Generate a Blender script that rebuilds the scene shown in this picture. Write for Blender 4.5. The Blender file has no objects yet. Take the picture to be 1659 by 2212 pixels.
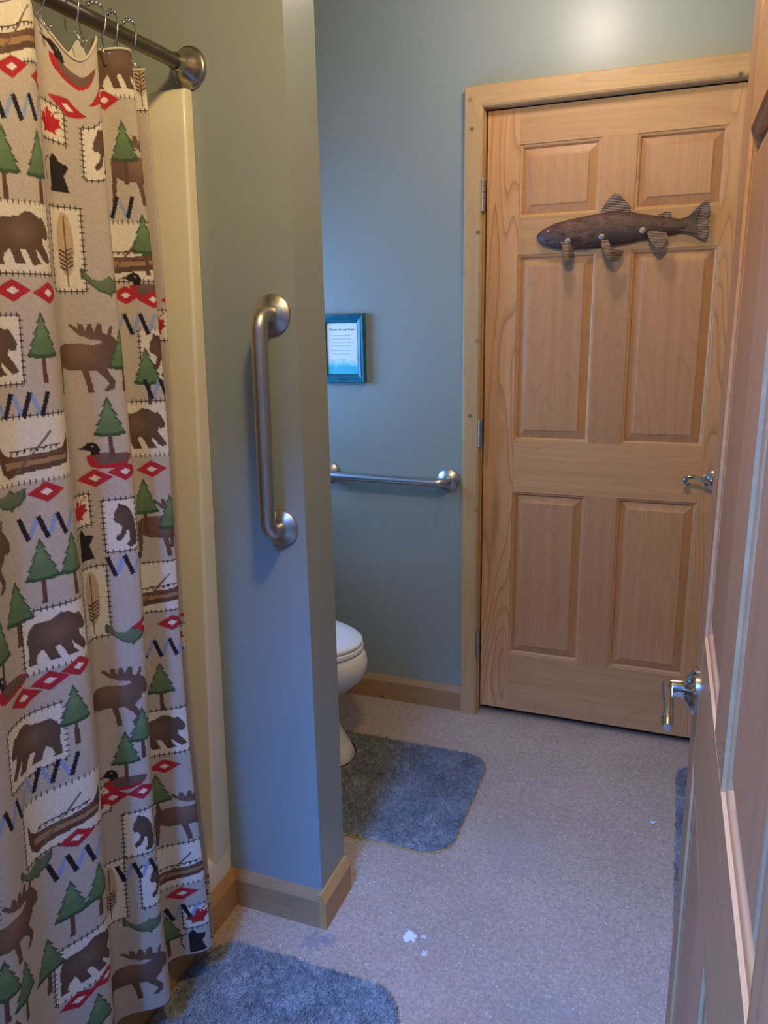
import bpy, bmesh, math, random
import numpy as np
from mathutils import Vector, Matrix

C = bpy.context.scene
COL = C.collection
PI = math.pi
random.seed(7)

# ------------------------------------------------------------------ camera
cam_d = bpy.data.cameras.new('camera')
cam = bpy.data.objects.new('camera', cam_d)
COL.objects.link(cam)
cam_d.sensor_fit = 'HORIZONTAL'
cam_d.sensor_width = 36.0
cam_d.lens = 36.0 * 1650.17 / 1659.0
cam_d.clip_start = 0.02
RT = Vector((0.9345922, 0.35526881, -0.01793037))
UP = Vector((-0.07006284, 0.23326173, 0.96988668))
FW = Vector((-0.34875295, 0.90519227, -0.24289573))
CAM = Vector((0.61116741, -2.53938659, 1.42632695))
cam.matrix_world = Matrix(((RT.x, UP.x, -FW.x, CAM.x), (RT.y, UP.y, -FW.y, CAM.y),
                           (RT.z, UP.z, -FW.z, CAM.z), (0, 0, 0, 1)))
C.camera = cam

# ------------------------------------------------------------------ world, lamps, exposure
world = bpy.data.worlds.new('sky')
C.world = world
world.use_nodes = True
bgn = world.node_tree.nodes['Background']
bgn.inputs[0].default_value = (0.42, 0.62, 1.0, 1)
bgn.inputs[1].default_value = 0.25


def lamp(name, kind, loc, energy, color, size=0.1, size_y=None, rot=None):
    d = bpy.data.lights.new(name, kind)
    d.energy = energy
    d.color = color
    if kind == 'AREA':
        d.size = size
        if size_y:
            d.shape = 'RECTANGLE'
            d.size_y = size_y
    else:
        d.shadow_soft_size = size
    o = bpy.data.objects.new(name, d)
    COL.objects.link(o)
    o.location = loc
    if rot:
        o.rotation_euler = rot
    return o


WARM = (1.0, 0.87, 0.77)
GOLD = (1.0, 0.75, 0.38)
DAY = (0.07, 0.27, 1.0)
DAY2 = (0.18, 0.43, 1.0)
lamp('ceiling_bulb', 'POINT', (0.27, -0.50, 2.38), 9.5, WARM, 0.06)
lamp('ceiling_bulb', 'POINT', (0.46, -1.88, 2.38), 38.0, GOLD, 0.07)
# daylight: high window of the vaulted hall behind the camera, and the window of the toilet alcove
lamp('hall_window_light', 'AREA', (0.14, -3.95, 3.75), 400.0, DAY, 0.7, 1.0, (math.radians(40), 0, 0))
aw = lamp('alcove_window_light', 'AREA', (-1.19, -0.48, 1.36), 15.0, DAY2, 0.6, 0.5, (PI / 2, 0, -PI / 2))
aw.data.spread = math.radians(130)

C.view_settings.view_transform = 'Standard'
C.view_settings.look = 'None'
C.view_settings.gamma = 1.0
C.view_settings.exposure = 0.0
C.view_settings.use_curve_mapping = False


# ------------------------------------------------------------------ helpers
def lin(r, g, b):
    f = lambda v: ((v / 255 + 0.055) / 1.055) ** 2.4 if v / 255 > 0.04045 else v / 255 / 12.92
    return (f(r), f(g), f(b), 1.0)


def tag(o, label=None, cat=None, group=None, kind=None):
    if label: o['label'] = label
    if cat: o['category'] = cat
    if group: o['group'] = group
    if kind: o['kind'] = kind
    return o


def empty(name, loc=(0, 0, 0), rotz=0.0):
    o = bpy.data.objects.new(name, None)
    o.empty_display_size = 0.05
    COL.objects.link(o)
    o.location = loc
    o.rotation_euler = (0, 0, rotz)
    return o


def obj(name, bm, mat, parent=None, smooth=False, angle=None):
    if isinstance(bm, bpy.types.Mesh):
        me = bm
    else:
        bmesh.ops.recalc_face_normals(bm, faces=bm.faces[:])
        me = bpy.data.meshes.new(name)
        bm.to_mesh(me)
        bm.free()
    if mat: me.materials.append(mat)
    if smooth:
        if angle is None:
            me.polygons.foreach_set('use_smooth', [True] * len(me.polygons))
        else:
            me.polygons.foreach_set('use_smooth', [True] * len(me.polygons))
            me.set_sharp_from_angle(angle=math.radians(angle))
    o = bpy.data.objects.new(name, me)
    COL.objects.link(o)
    if parent: o.parent = parent
    return o


def box(bm, x0, x1, y0, y1, z0, z1, bev=0.0, seg=1):
    r = bmesh.ops.create_cube(bm, size=1.0)
    vs = r['verts']
    for v in vs:
        v.co = Vector(((x0 + x1) / 2 + v.co.x * (x1 - x0), (y0 + y1) / 2 + v.co.y * (y1 - y0),
                       (z0 + z1) / 2 + v.co.z * (z1 - z0)))
    if bev:
        es = list({e for v in vs for e in v.link_edges})
        bmesh.ops.bevel(bm, geom=es, offset=bev, segments=seg, affect='EDGES', profile=0.5)
    return bm


def BX(*a, **k):
    return box(bmesh.new(), *a, **k)


def frame_axes(t):
    t = t.normalized()
    a = Vector((0, 0, 1)) if abs(t.z) < 0.9 else Vector((1, 0, 0))
    n = t.cross(a).normalized()
    return n, t.cross(n).normalized()


def tube(bm, pts, rad, seg=16, cap=True):
    """sweep circles along pts; rad: number, list of numbers, or list of (rn, rb)"""
    pts = [Vector(p) for p in pts]
    n = len(pts)
    rings = []
    N = None
    for i, p in enumerate(pts):
        t = (pts[min(i + 1, n - 1)] - pts[max(i - 1, 0)]).normalized()
        if N is None:
            N, B = frame_axes(t)
        else:
            N = (N - t * N.dot(t)).normalized()
            B = t.cross(N).normalized()
        r = rad[i] if isinstance(rad, (list, tuple)) else rad
        rn, rb = r if isinstance(r, (list, tuple)) else (r, r)
        rings.append([bm.verts.new(p + N * rn * math.cos(2 * PI * k / seg) + B * rb * math.sin(2 * PI * k / seg))
                      for k in range(seg)])
    for a, b in zip(rings, rings[1:]):
        for k in range(seg):
            bm.faces.new((a[k], a[(k + 1) % seg], b[(k + 1) % seg], b[k]))
    if cap:
        bm.faces.new(rings[0][::-1])
        bm.faces.new(rings[-1])
    return bm


def lathe(bm, prof, origin, axis, seg=40, cap=True):
    """prof: list of (distance along axis, radius)"""
    axis = Vector(axis).normalized()
    n, b = frame_axes(axis)
    o = Vector(origin)
    rings = []
    for h, r in prof:
        c = o + axis * h
        if r < 1e-6:
            rings.append([bm.verts.new(c)])
        else:
            rings.append([bm.verts.new(c + (n * math.cos(2 * PI * k / seg) + b * math.sin(2 * PI * k / seg)) * r)
                          for k in range(seg)])
    for a, c in zip(rings, rings[1:]):
        for k in range(seg):
            if len(a) == 1:
                bm.faces.new((a[0], c[(k + 1) % seg], c[k]))
            elif len(c) == 1:
                bm.faces.new((a[k], a[(k + 1) % seg], c[0]))
            else:
                bm.faces.new((a[k], a[(k + 1) % seg], c[(k + 1) % seg], c[k]))
    if cap:
        if len(rings[0]) > 1: bm.faces.new(rings[0][::-1])
        if len(rings[-1]) > 1: bm.faces.new(rings[-1])
    return bm


def prism(bm, poly, a, b, fn):
    """poly in 2D, extruded from a to b; fn(u, v, w) -> xyz"""
    A = [bm.verts.new(fn(u, v, a)) for u, v in poly]
    B = [bm.verts.new(fn(u, v, b)) for u, v in poly]
    n = len(poly)
    for i in range(n):
        bm.faces.new((A[i], A[(i + 1) % n], B[(i + 1) % n], B[i]))
    bm.faces.new(A[::-1])
    bm.faces.new(B)
    return bm


def loft(bm, rings, cap=True):
    R = [[bm.verts.new(p) for p in r] for r in rings]
    n = len(R[0])
    for a, b in zip(R, R[1:]):
        for k in range(n):
            bm.faces.new((a[k], a[(k + 1) % n], b[(k + 1) % n], b[k]))
    if cap:
        bm.faces.new(R[0][::-1])
        bm.faces.new(R[-1])
    return bm


def mesh_np(name, V, F):
    me = bpy.data.meshes.new(name)
    V = np.asarray(V, np.float32)
    F = np.asarray(F, np.int32)
    k = F.shape[1]
    me.vertices.add(len(V))
    me.vertices.foreach_set('co', V.ravel())
    me.loops.add(F.size)
    me.loops.foreach_set('vertex_index', F.ravel())
    me.polygons.add(len(F))
    me.polygons.foreach_set('loop_start', np.arange(0, F.size, k, dtype=np.int32))
    me.update(calc_edges=True)
    return me


# ------------------------------------------------------------------ materials
class NT:
    def __init__(self, name):
        self.m = bpy.data.materials.new(name)
        self.m.use_nodes = True
        self.t = self.m.node_tree
        self.b = self.t.nodes['Principled BSDF']
        self.out = self.t.nodes['Material Output']

    def n(self, typ, **kw):
        x = self.t.nodes.new(typ)
        for k, v in kw.items():
            setattr(x, k, v)
        return x

    def l(self, a, b):
        self.t.links.new(a, b)

    def ramp(self, src, stops, interp='LINEAR'):
        r = self.n('ShaderNodeValToRGB')
        r.color_ramp.interpolation = interp
        while len(r.color_ramp.elements) < len(stops):
            r.color_ramp.elements.new(0.5)
        for e, (p, c) in zip(r.color_ramp.elements, stops):
            e.position = p
            e.color = c if len(c) == 4 else (*c, 1)
        self.l(src, r.inputs[0])
        return r.outputs[0]

    def coords(self, scale=(1, 1, 1), kind='Object', rnd=0.0):
        tc = self.n('ShaderNodeTexCoord')
        mp = self.n('ShaderNodeMapping')
        mp.inputs['Scale'].default_value = scale
        self.l(tc.outputs[kind], mp.inputs[0])
        if rnd:
            oi = self.n('ShaderNodeObjectInfo')
            mm = self.n('ShaderNodeMath', operation='MULTIPLY')
            self.l(oi.outputs['Random'], mm.inputs[0])
            mm.inputs[1].default_value = rnd
            cb = self.n('ShaderNodeCombineXYZ')
            for i in range(3): self.l(mm.outputs[0], cb.inputs[i])
            self.l(cb.outputs[0], mp.inputs['Location'])
        return mp.outputs[0]

    def noise(self, vec, scale, detail=2.0, rough=0.5, dist=0.0):
        x = self.n('ShaderNodeTexNoise')
        x.inputs['Scale'].default_value = scale
        x.inputs['Detail'].default_value = detail
        x.inputs['Roughness'].default_value = rough
        x.inputs['Distortion'].default_value = dist
        if vec is not None: self.l(vec, x.inputs['Vector'])
        return x.outputs[0]

    def mix(self, fac, a, b, mode='MIX'):
        x = self.n('ShaderNodeMix', data_type='RGBA', blend_type=mode)
        for s, v in ((x.inputs[0], fac), (x.inputs[6], a), (x.inputs[7], b)):
            if isinstance(v, (int, float)):
                s.default_value = v
            elif isinstance(v, (tuple, list)):
                s.default_value = v
            else:
                self.l(v, s)
        return x.outputs[2]

    def math(self, op, a, b=None):
        x = self.n('ShaderNodeMath', operation=op)
        for s, v in ((x.inputs[0], a), (x.inputs[1], b)):
            if v is None: continue
            if isinstance(v, (int, float)): s.default_value = v
            else: self.l(v, s)
        return x.outputs[0]

    def bump(self, h, strength=0.3, dist=0.002):
        x = self.n('ShaderNodeBump')
        x.inputs['Strength'].default_value = strength
        x.inputs['Distance'].default_value = dist
        self.l(h, x.inputs['Height'])
        self.l(x.outputs[0], self.b.inputs['Normal'])

    def set(self, color=None, rough=None, metal=None, spec=None, **kw):
        if color is not None:
            if isinstance(color, (tuple, list)): self.b.inputs['Base Color'].default_value = color
            else: self.l(color, self.b.inputs['Base Color'])
        if rough is not None:
            if isinstance(rough, (int, float)): self.b.inputs['Roughness'].default_value = rough
            else: self.l(rough, self.b.inputs['Roughness'])
        if metal is not None: self.b.inputs['Metallic'].default_value = metal
        if spec is not None: self.b.inputs['Specular IOR Level'].default_value = spec
        return self


def mat_plain(name, col, rough=0.5, metal=0.0, var=0.06, scale=30, spec=0.5):
    t = NT(name)
    v = t.coords()
    n = t.noise(v, scale, 3)
    d = tuple(max(0, c * (1 - var)) for c in col[:3]) + (1,)
    u = tuple(min(1, c * (1 + var)) for c in col[:3]) + (1,)
    t.set(t.ramp(n, [(0.3, d), (0.7, u)]), rough, metal, spec)
    return t.m


def mat_paint(name, col, rough, bump=0.15):
    t = NT(name)
    v = t.coords()
    n1 = t.noise(v, 2.5, 2)
    n2 = t.noise(v, 260, 2)
    d = tuple(c * 0.95 for c in col[:3]) + (1,)
    t.set(t.ramp(n1, [(0.3, d), (0.7, col)]), rough, 0, 0.5)
    t.bump(n2, bump, 0.0008)
    return t.m


def mat_wood(name, base, dark, axis='z', figure=0.5, rough=0.42, knots=False, rnd=9.0, spec=0.4, period=30.0):
    """grain runs along the given object axis"""
    t = NT(name)
    st = {'x': (0.10, 1, 1), 'y': (1, 0.10, 1), 'z': (1.5, 1, 0.17)}[axis]
    v = t.coords(st, rnd=rnd)
    big = t.noise(v, 5.5, 1.2, 0.45, 0.0)
    m = t.math('MULTIPLY', big, period)
    s = t.math('FRACT', m)
    rings = t.ramp(s, [(0.0, (0.0,) * 3), (0.62, (0.06,) * 3), (0.84, (0.55,) * 3), (0.93, (1,) * 3), (1.0, (0.0,) * 3)])
    st2 = {'x': (0.02, 1, 1), 'y': (1, 0.02, 1), 'z': (1, 1, 0.02)}[axis]
    v2 = t.coords(st2, rnd=rnd)
    fine = t.noise(v2, 260, 3, 0.6)
    mid = t.noise(v2, 45, 3, 0.6)
    a = t.mix(t.math('MULTIPLY', rings, figure), base, dark)
    d2 = tuple(c * 0.74 for c in base[:3]) + (1,)
    a = t.mix(t.math('MULTIPLY', t.ramp(mid, [(0.35, (0,) * 3), (0.7, (1,) * 3)]), 0.6), a, d2)
    a = t.mix(t.math('MULTIPLY', t.ramp(fine, [(0.4, (0,) * 3), (0.7, (1,) * 3)]), 0.25), a, d2)
    oi = t.n('ShaderNodeObjectInfo')
    tone = t.ramp(oi.outputs['Random'], [(0.0, (0.90, 0.89, 0.88)), (1.0, (1.06, 1.05, 1.04))])
    a = t.mix(1.0, a, tone, 'MULTIPLY')
    if knots:
        sx = t.n('ShaderNodeSeparateXYZ')
        t.l(t.coords(rnd=3.0), sx.inputs[0])
        cb = t.n('ShaderNodeCombineXYZ')
        t.l(sx.outputs[0], cb.inputs[0])
        t.l(sx.outputs[2], cb.inputs[1])
        vk = cb.outputs[0]
        w = t.n('ShaderNodeTexVoronoi', voronoi_dimensions='2D')
        w.inputs['Scale'].default_value = 7.0
        t.l(vk, w.inputs['Vector'])
        k = t.ramp(w.outputs['Distance'], [(0.0, (1,) * 3), (0.030, (0.75,) * 3), (0.065, (0,) * 3)])
        pick = t.ramp(w.outputs['Color'], [(0.42, (0,) * 3), (0.62, (0.85,) * 3)])
        a = t.mix(t.math('MULTIPLY', k, pick), a, lin(74, 46, 26))
    t.set(a, rough, 0, spec)
    t.bump(fine, 0.06, 0.0005)
    return t.m


M = {}
M['wall'] = mat_paint('sage_blue_paint', lin(146, 154, 147), 0.37)
M['ceiling'] = mat_paint('ceiling_paint', lin(168, 160, 146), 0.7)
M['stile'] = mat_wood('pine_stile', lin(214, 164, 116), lin(150, 96, 58), 'z', 0.75, period=21)
M['rail'] = mat_wood('pine_rail', lin(212, 164, 114), lin(176, 122, 76), 'x', 0.28)
M['panel'] = mat_wood('pine_panel', lin(206, 156, 112), lin(168, 114, 74), 'z', 0.32, period=22)
M['trim_v'] = mat_wood('trim_pine_upright', lin(198, 162, 112), lin(160, 118, 70), 'z', 0.3, knots=True)
M['trim_x'] = mat_wood('trim_pine_across', lin(206, 168, 116), lin(164, 120, 72), 'x', 0.3, knots=True)
M['base_x'] = mat_wood('base_pine_across', lin(170, 134, 94), lin(132, 96, 60), 'x', 0.3, knots=True)
M['base_y'] = mat_wood('base_pine_along', lin(200, 150, 86), lin(160, 106, 52), 'y', 0.3)
M['stall'] = mat_plain('cream_fibreglass', lin(226, 217, 190), 0.28, 0, 0.02, 4)
M['ceramic'] = mat_plain('white_china', lin(232, 228, 218), 0.12, 0, 0.01, 4)
M['lid'] = mat_plain('white_seat_plastic', lin(240, 240, 238), 0.16, 0, 0.01, 4)
M['liner'] = mat_plain('white_liner', lin(220, 218, 208), 0.5, 0, 0.03, 12)
M['hem'] = mat_plain('cotton_hem', lin(186, 172, 150), 0.8)
M['dark'] = mat_plain('dark_gap_shade', lin(34, 32, 36), 0.8)  # shade of the gap under the door put into the colour


def mat_brushed(name, col, rough, axis='z'):
    t = NT(name)
    st = {'x': (0.02, 1, 1), 'y': (1, 0.02, 1), 'z': (1, 1, 0.02)}[axis]
    n = t.noise(t.coords(st), 400, 2)
    t.set(t.ramp(n, [(0.3, tuple(c * .88 for c in col[:3])), (0.7, col)]), t.ramp(n, [(0.3, (rough - .05,) * 3), (0.7, (rough + .06,) * 3)]), 1.0)
    return t.m


M['steel_z'] = mat_brushed('brushed_steel_upright', lin(200, 194, 184), 0.36, 'z')
M['steel_x'] = mat_brushed('brushed_steel_across', lin(196, 196, 196), 0.36, 'x')
M['steel_y'] = mat_brushed('brushed_steel_along', lin(170, 162, 150), 0.30, 'y')
M['satin'] = mat_plain('satin_bronze_nickel', lin(176, 168, 154), 0.27, 1.0, 0.03)
M['rodmetal'] = mat_plain('dull_rod_nickel', lin(116, 108, 96), 0.36, 1.0, 0.03)
M['nickel'] = mat_brushed('satin_nickel', lin(205, 200, 192), 0.17, 'y')
M['chrome'] = mat_plain('bright_chrome', lin(225, 225, 228), 0.07, 1.0, 0.01)


def mat_floor():
    t = NT('speckled_floor')
    v = t.coords()
    cl = t.noise(v, 3.0, 3)
    a = t.ramp(cl, [(0.3, lin(172, 148, 122)), (0.7, lin(190, 165, 138))])
    n = t.noise(v, 90, 3, 0.7)
    a = t.mix(t.ramp(n, [(0.35, (0.45,) * 3), (0.55, (0,) * 3)]), a, lin(142, 128, 118))
    w = t.n('ShaderNodeTexVoronoi')
    w.inputs['Scale'].default_value = 85
    t.l(v, w.inputs['Vector'])
    n2 = t.noise(v, 55, 2)
    w3 = t.n('ShaderNodeTexVoronoi')
    w3.inputs['Scale'].default_value = 210
    t.l(v, w3.inputs['Vector'])
    sp = t.ramp(w3.outputs['Color'], [(0.28, (0.28,) * 3), (0.36, (0,) * 3), (0.70, (0,) * 3), (0.78, (0.25,) * 3)])
    sgn = t.ramp(w3.outputs['Color'], [(0.5, lin(128, 116, 106)), (0.55, lin(206, 194, 182))], 'CONSTANT')
    a = t.mix(sp, a, sgn)
    fl = t.math('MULTIPLY', t.ramp(w.outputs['Distance'], [(0.13, (1,) * 3), (0.24, (0,) * 3)]),
                t.ramp(n2, [(0.50, (0,) * 3), (0.60, (1,) * 3)]))
    a = t.mix(t.math('MULTIPLY', fl, 0.62), a, lin(232, 226, 220))
    # worn pale blotches and a dark smudge, fixed on the floor
    nz = t.noise(v, 75, 4, 0.65)
    for (x, y, r, c, f) in ((0.103, -1.103, 0.017, lin(240, 238, 238), 0.9), (0.150, -1.14, 0.008, lin(225, 220, 220), 0.7),
                            (0.137, -1.093, 0.007, lin(228, 224, 224), 0.7),
                            (-0.108, -1.195, 0.028, lin(120, 112, 124), 0.5), (-0.075, -1.18, 0.02, lin(120, 112, 124), 0.45),
                            (0.45, -1.25, 0.11, lin(150, 138, 136), 0.25), (0.28, -0.70, 0.13, lin(160, 148, 142), 0.25)):
        d = t.n('ShaderNodeVectorMath', operation='DISTANCE')
        t.l(v, d.inputs[0])
        d.inputs[1].default_value = (x, y, 0)
        q = t.math('ADD', t.math('DIVIDE', d.outputs['Value'], r), t.math('MULTIPLY', t.math('SUBTRACT', nz, 0.5), 3.4))
        a = t.mix(t.math('MULTIPLY', t.ramp(q, [(0.8, (1,) * 3), (1.0, (0,) * 3)]), f), a, c)
    t.set(a, 0.42, 0, 0.35)
    t.bump(n, 0.12, 0.0006)
    return t.m


M['floor'] = mat_floor()


def mat_rug():
    t = NT('blue_grey_pile')
    v = t.coords()
    n = t.noise(v, 9, 3)
    n2 = t.noise(v, 70, 2)
    a = t.ramp(n, [(0.3, lin(122, 122, 118)), (0.7, lin(160, 160, 156))])
    a = t.mix(t.ramp(n2, [(0.3, (0.35,) * 3), (0.6, (0,) * 3)]), a, lin(96, 98, 98))
    t.set(a, 0.95, 0, 0.1)
    return t.m


M['rug'] = mat_rug()
M['fringe_rim'] = mat_plain('tan_fringe', lin(196, 158, 88), 0.8, 0, 0.1, 40)  # yellow colour fringe of the rug edges, put in as a tan colour


def mat_frame():
    t = NT('distressed_teal')
    v = t.coords()
    n = t.noise(v, 90, 4, 0.7)
    n2 = t.noise(v, 25, 3)
    a = t.ramp(n2, [(0.3, lin(14, 82, 104)), (0.7, lin(26, 112, 128))])
    a = t.mix(t.ramp(n, [(0.66, (0,) * 3), (0.72, (0.75,) * 3)]), a, lin(170, 190, 195))
    t.set(a, 0.4)
    return t.m


M['frame'] = mat_frame()


def mat_fish():
    t = NT('bronzed_metal')
    v = t.coords()
    n = t.noise(t.coords((0.45, 1, 1)), 70, 5, 0.72)
    n2 = t.noise(v, 7, 2)
    a = t.ramp(n, [(0.3, lin(60, 44, 40)), (0.7, lin(128, 92, 80))])
    a = t.mix(t.ramp(n2, [(0.45, (0,) * 3), (0.7, (0.5,) * 3)]), a, lin(70, 74, 60))
    w = t.n('ShaderNodeTexVoronoi')
    w.inputs['Scale'].default_value = 170
    t.l(v, w.inputs['Vector'])
    t.set(a, 0.6, 0.3)
    t.bump(w.outputs['Distance'], 0.4, 0.002)
    return t.m


M['fish'] = mat_fish()


def mat_fin():
    t = NT('ribbed_fin_metal')
    v = t.coords()
    w = t.n('ShaderNodeTexWave')
    w.inputs['Scale'].default_value = 70
    w.inputs['Distortion'].default_value = 0.6
    w.bands_direction = 'Z'
    t.l(v, w.inputs['Vector'])
    t.set(t.ramp(w.outputs[0], [(0.2, lin(84, 66, 56)), (0.8, lin(142, 120, 104))]), 0.5, 0.3)
    t.bump(w.outputs[0], 0.5, 0.002)
    return t.m


M['fin'] = mat_fin()
M['stud'] = mat_plain('pale_stud', lin(170, 152, 136), 0.5, 0.3)

# ------------------------------------------------------------------ structure
WZ = 2.44
XW, YW, TH = -0.1088, -1.1355, 0.133
DW, DH, DG = 0.7962, 2.032, 0.018      # door slab width, height, gap under it
REC = 0.010                            # slab face behind the plaster face
STRUCT = 'structure'


def S(name, bm, m, label=None, parent=None):
    o = obj(name, bm, m, parent)
    if parent is None: tag(o, label, kind=STRUCT)
    return o


S('floor', BX(-1.32, 1.95, -4.9, 0.75, -0.06, 0.0), M['floor'], 'beige speckled floor with pale flecks running through the room')
S('ceiling', BX(-1.32, 1.95, -2.37, 0.75, WZ, WZ + 0.06), M['ceiling'], 'plain ceiling over the bathroom')
# far wall with its door opening
bm = bmesh.new()
box(bm, -1.20, -0.030, 0.0, 0.12, 0, WZ)
box(bm, DW + 0.030, 1.95, 0.0, 0.12, 0, WZ)
box(bm, -0.030, DW + 0.030, 0.0, 0.12, DG + DH + 0.012, WZ)
S('wall_back', bm, M['wall'], 'blue-green wall holding the closed pine door and the horizontal grab bar')
bm = bmesh.new()
box(bm, -0.2, 1.1, 0.70, 0.75, 0, WZ)
box(bm, -0.25, -0.2, 0.12, 0.75, 0, WZ)
box(bm, 1.1, 1.15, 0.12, 0.75, 0, WZ)
S('wall_light_seal', bm, M['dark'], 'added dark walls sealing out light behind the closed pine door')  # unseen dark box added to keep sky light out of the door gap
S('wall_partition', BX(-1.20, XW, YW, YW + TH, 0, WZ), M['wall'], 'short partition wall between shower and toilet, with the upright grab bar')
# left wall with the alcove window opening
bm = bmesh.new()
box(bm, -1.32, -1.20, -4.9, -0.87, 0, WZ)
box(bm, -1.32, -1.20, -0.17, 0.12, 0, WZ)
box(bm, -1.32, -1.20, -0.87, -0.17, 0, 1.05)
box(bm, -1.32, -1.20, -0.87, -0.17, 1.68, WZ)
S('wall_left', bm, M['wall'], 'left wall behind the toilet')
S('wall_right', BX(1.95, 2.07, -4.9, 0.75, 0, WZ), M['wall'], 'right wall of the bathroom')
# near wall with the doorway the camera looks through
HX = 0.6744
bm = bmesh.new()
box(bm, -1.20, -0.14, -2.37, -2.25, 0, WZ)
box(bm, HX + 0.02, 1.95, -2.37, -2.25, 0, WZ)
box(bm, -0.14, HX + 0.02, -2.37, -2.25, 2.07, WZ)
S('wall_near', bm, M['wall'], 'wall with the open doorway')
# vaulted hall behind the camera, with a high window opening
HZ = 4.6
bm = bmesh.new()
box(bm, -1.32, -0.28, -4.9, -4.3, 0, HZ)
box(bm, 0.60, 2.07, -4.9, -4.3, 0, HZ)
box(bm, -0.28, 0.60, -4.9, -4.3, 0, 3.2)
box(bm, -0.28, 0.60, -4.9, -4.3, 4.4, HZ)
box(bm, -1.32, -1.20, -4.8, -2.37, WZ, HZ)
box(bm, 1.95, 2.07, -4.8, -2.37, WZ, HZ)
box(bm, -1.32, 2.07, -2.37, -2.27, WZ + 0.06, HZ)
S('wall_hall', bm, M['ceiling'], 'tall hall walls with a high window behind the camera')
S('ceiling_hall', BX(-1.32, 2.07, -4.9, -2.27, HZ, HZ + 0.06), M['ceiling'], 'high ceiling of the hall')

# baseboards: body with a sloped top
BBH, BBT = 0.094, 0.018


def base_profile():
    return [(0, 0), (BBT, 0), (BBT, BBH - 0.020), (BBT - 0.012, BBH), (0, BBH)]


bb = tag(empty('baseboard_back'), 'knotty pine baseboard along the wall below the grab bar', kind=STRUCT)
obj('board', prism(bmesh.new(), base_profile(), -1.2, -0.0666, lambda u, v, w: (w, -u, v)), M['base_x'], bb)
obj('board', prism(bmesh.new(), base_profile(), DW + 0.0666, 1.95, lambda u, v, w: (w, -u, v)), M['base_x'], bb)
bp = tag(empty('baseboard_partition'), 'pine baseboard wrapping the foot of the partition wall', kind=STRUCT)
obj('board', prism(bmesh.new(), base_profile(), -0.345, XW - 0.0, lambda u, v, w: (w, YW - u, v)), M['base_x'], bp)
obj('end_board', prism(bmesh.new(), base_profile(), YW - BBT, YW + TH, lambda u, v, w: (XW + u, w, v)), M['base_y'], bp)
tag(obj('baseboard_left', prism(bmesh.new(), base_profile(), -2.25, YW - 0.0, lambda u, v, w: (-0.358 + u, w, v)), M['base_y']),
    'pine baseboard along the front of the cream shower curb', kind=STRUCT)

# casing round the far door
CT = 0.026
tr = tag(empty('trim_1'), 'pine door casing with mitred corners round the closed door', kind=STRUCT)
CI, CO = -0.007, -0.0666
zt = DG + DH


def casing_prof(bm, pts_in, pts_out):
    """mitred board: front face, eased inner edge"""
    pass


def casing_board(p0i, p1i, p0o, p1o, m, name='casing_board'):
    # cross-section rows from inner-back, inner-front (eased), front, outer-front, outer-back
    bm = bmesh.new()
    e = 0.009

    def row(pi, po):
        pi, po = Vector(pi), Vector(po)
        L = (po - pi)
        k = e / max(abs(L.x), abs(L.z))
        r = [(pi, 0.0), (pi, -CT + e), (pi + L * k * 0.35, -CT + e * 0.3), (pi + L * k, -CT), (pi + L * (1 - k * 0.3), -CT), (po, -CT + e * .3), (po, 0.0)]
        return [(p.x, y, p.z) for p, y in r]
    loft(bm, [row(p0i, p0o), row(p1i, p1o)])
    return obj(name, bm, m, tr)


zi, zo = zt + 0.004, zt + 0.0666
casing_board((CI, 0, 0), (CI, 0, zi), (CO, 0, 0), (CO, 0, zo), M['trim_v'])
casing_board((DW - CI, 0, 0), (DW - CI, 0, zi), (DW - CO, 0, 0), (DW - CO, 0, zo), M['trim_v'])
casing_board((CI, 0, zi), (DW - CI, 0, zi), (CO, 0, zo), (DW - CO, 0, zo), M['trim_x'])
for x0, x1 in ((-0.030, -0.004), (DW + 0.004, DW + 0.030)):
    obj('jamb', BX(x0, x1, -0.001, 0.12, 0, zt + 0.012), M['trim_v'], tr)
obj('jamb_head', BX(-0.004, DW + 0.004, -0.001, 0.12, zt + 0.004, zt + 0.012), M['trim_x'], tr)


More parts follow.
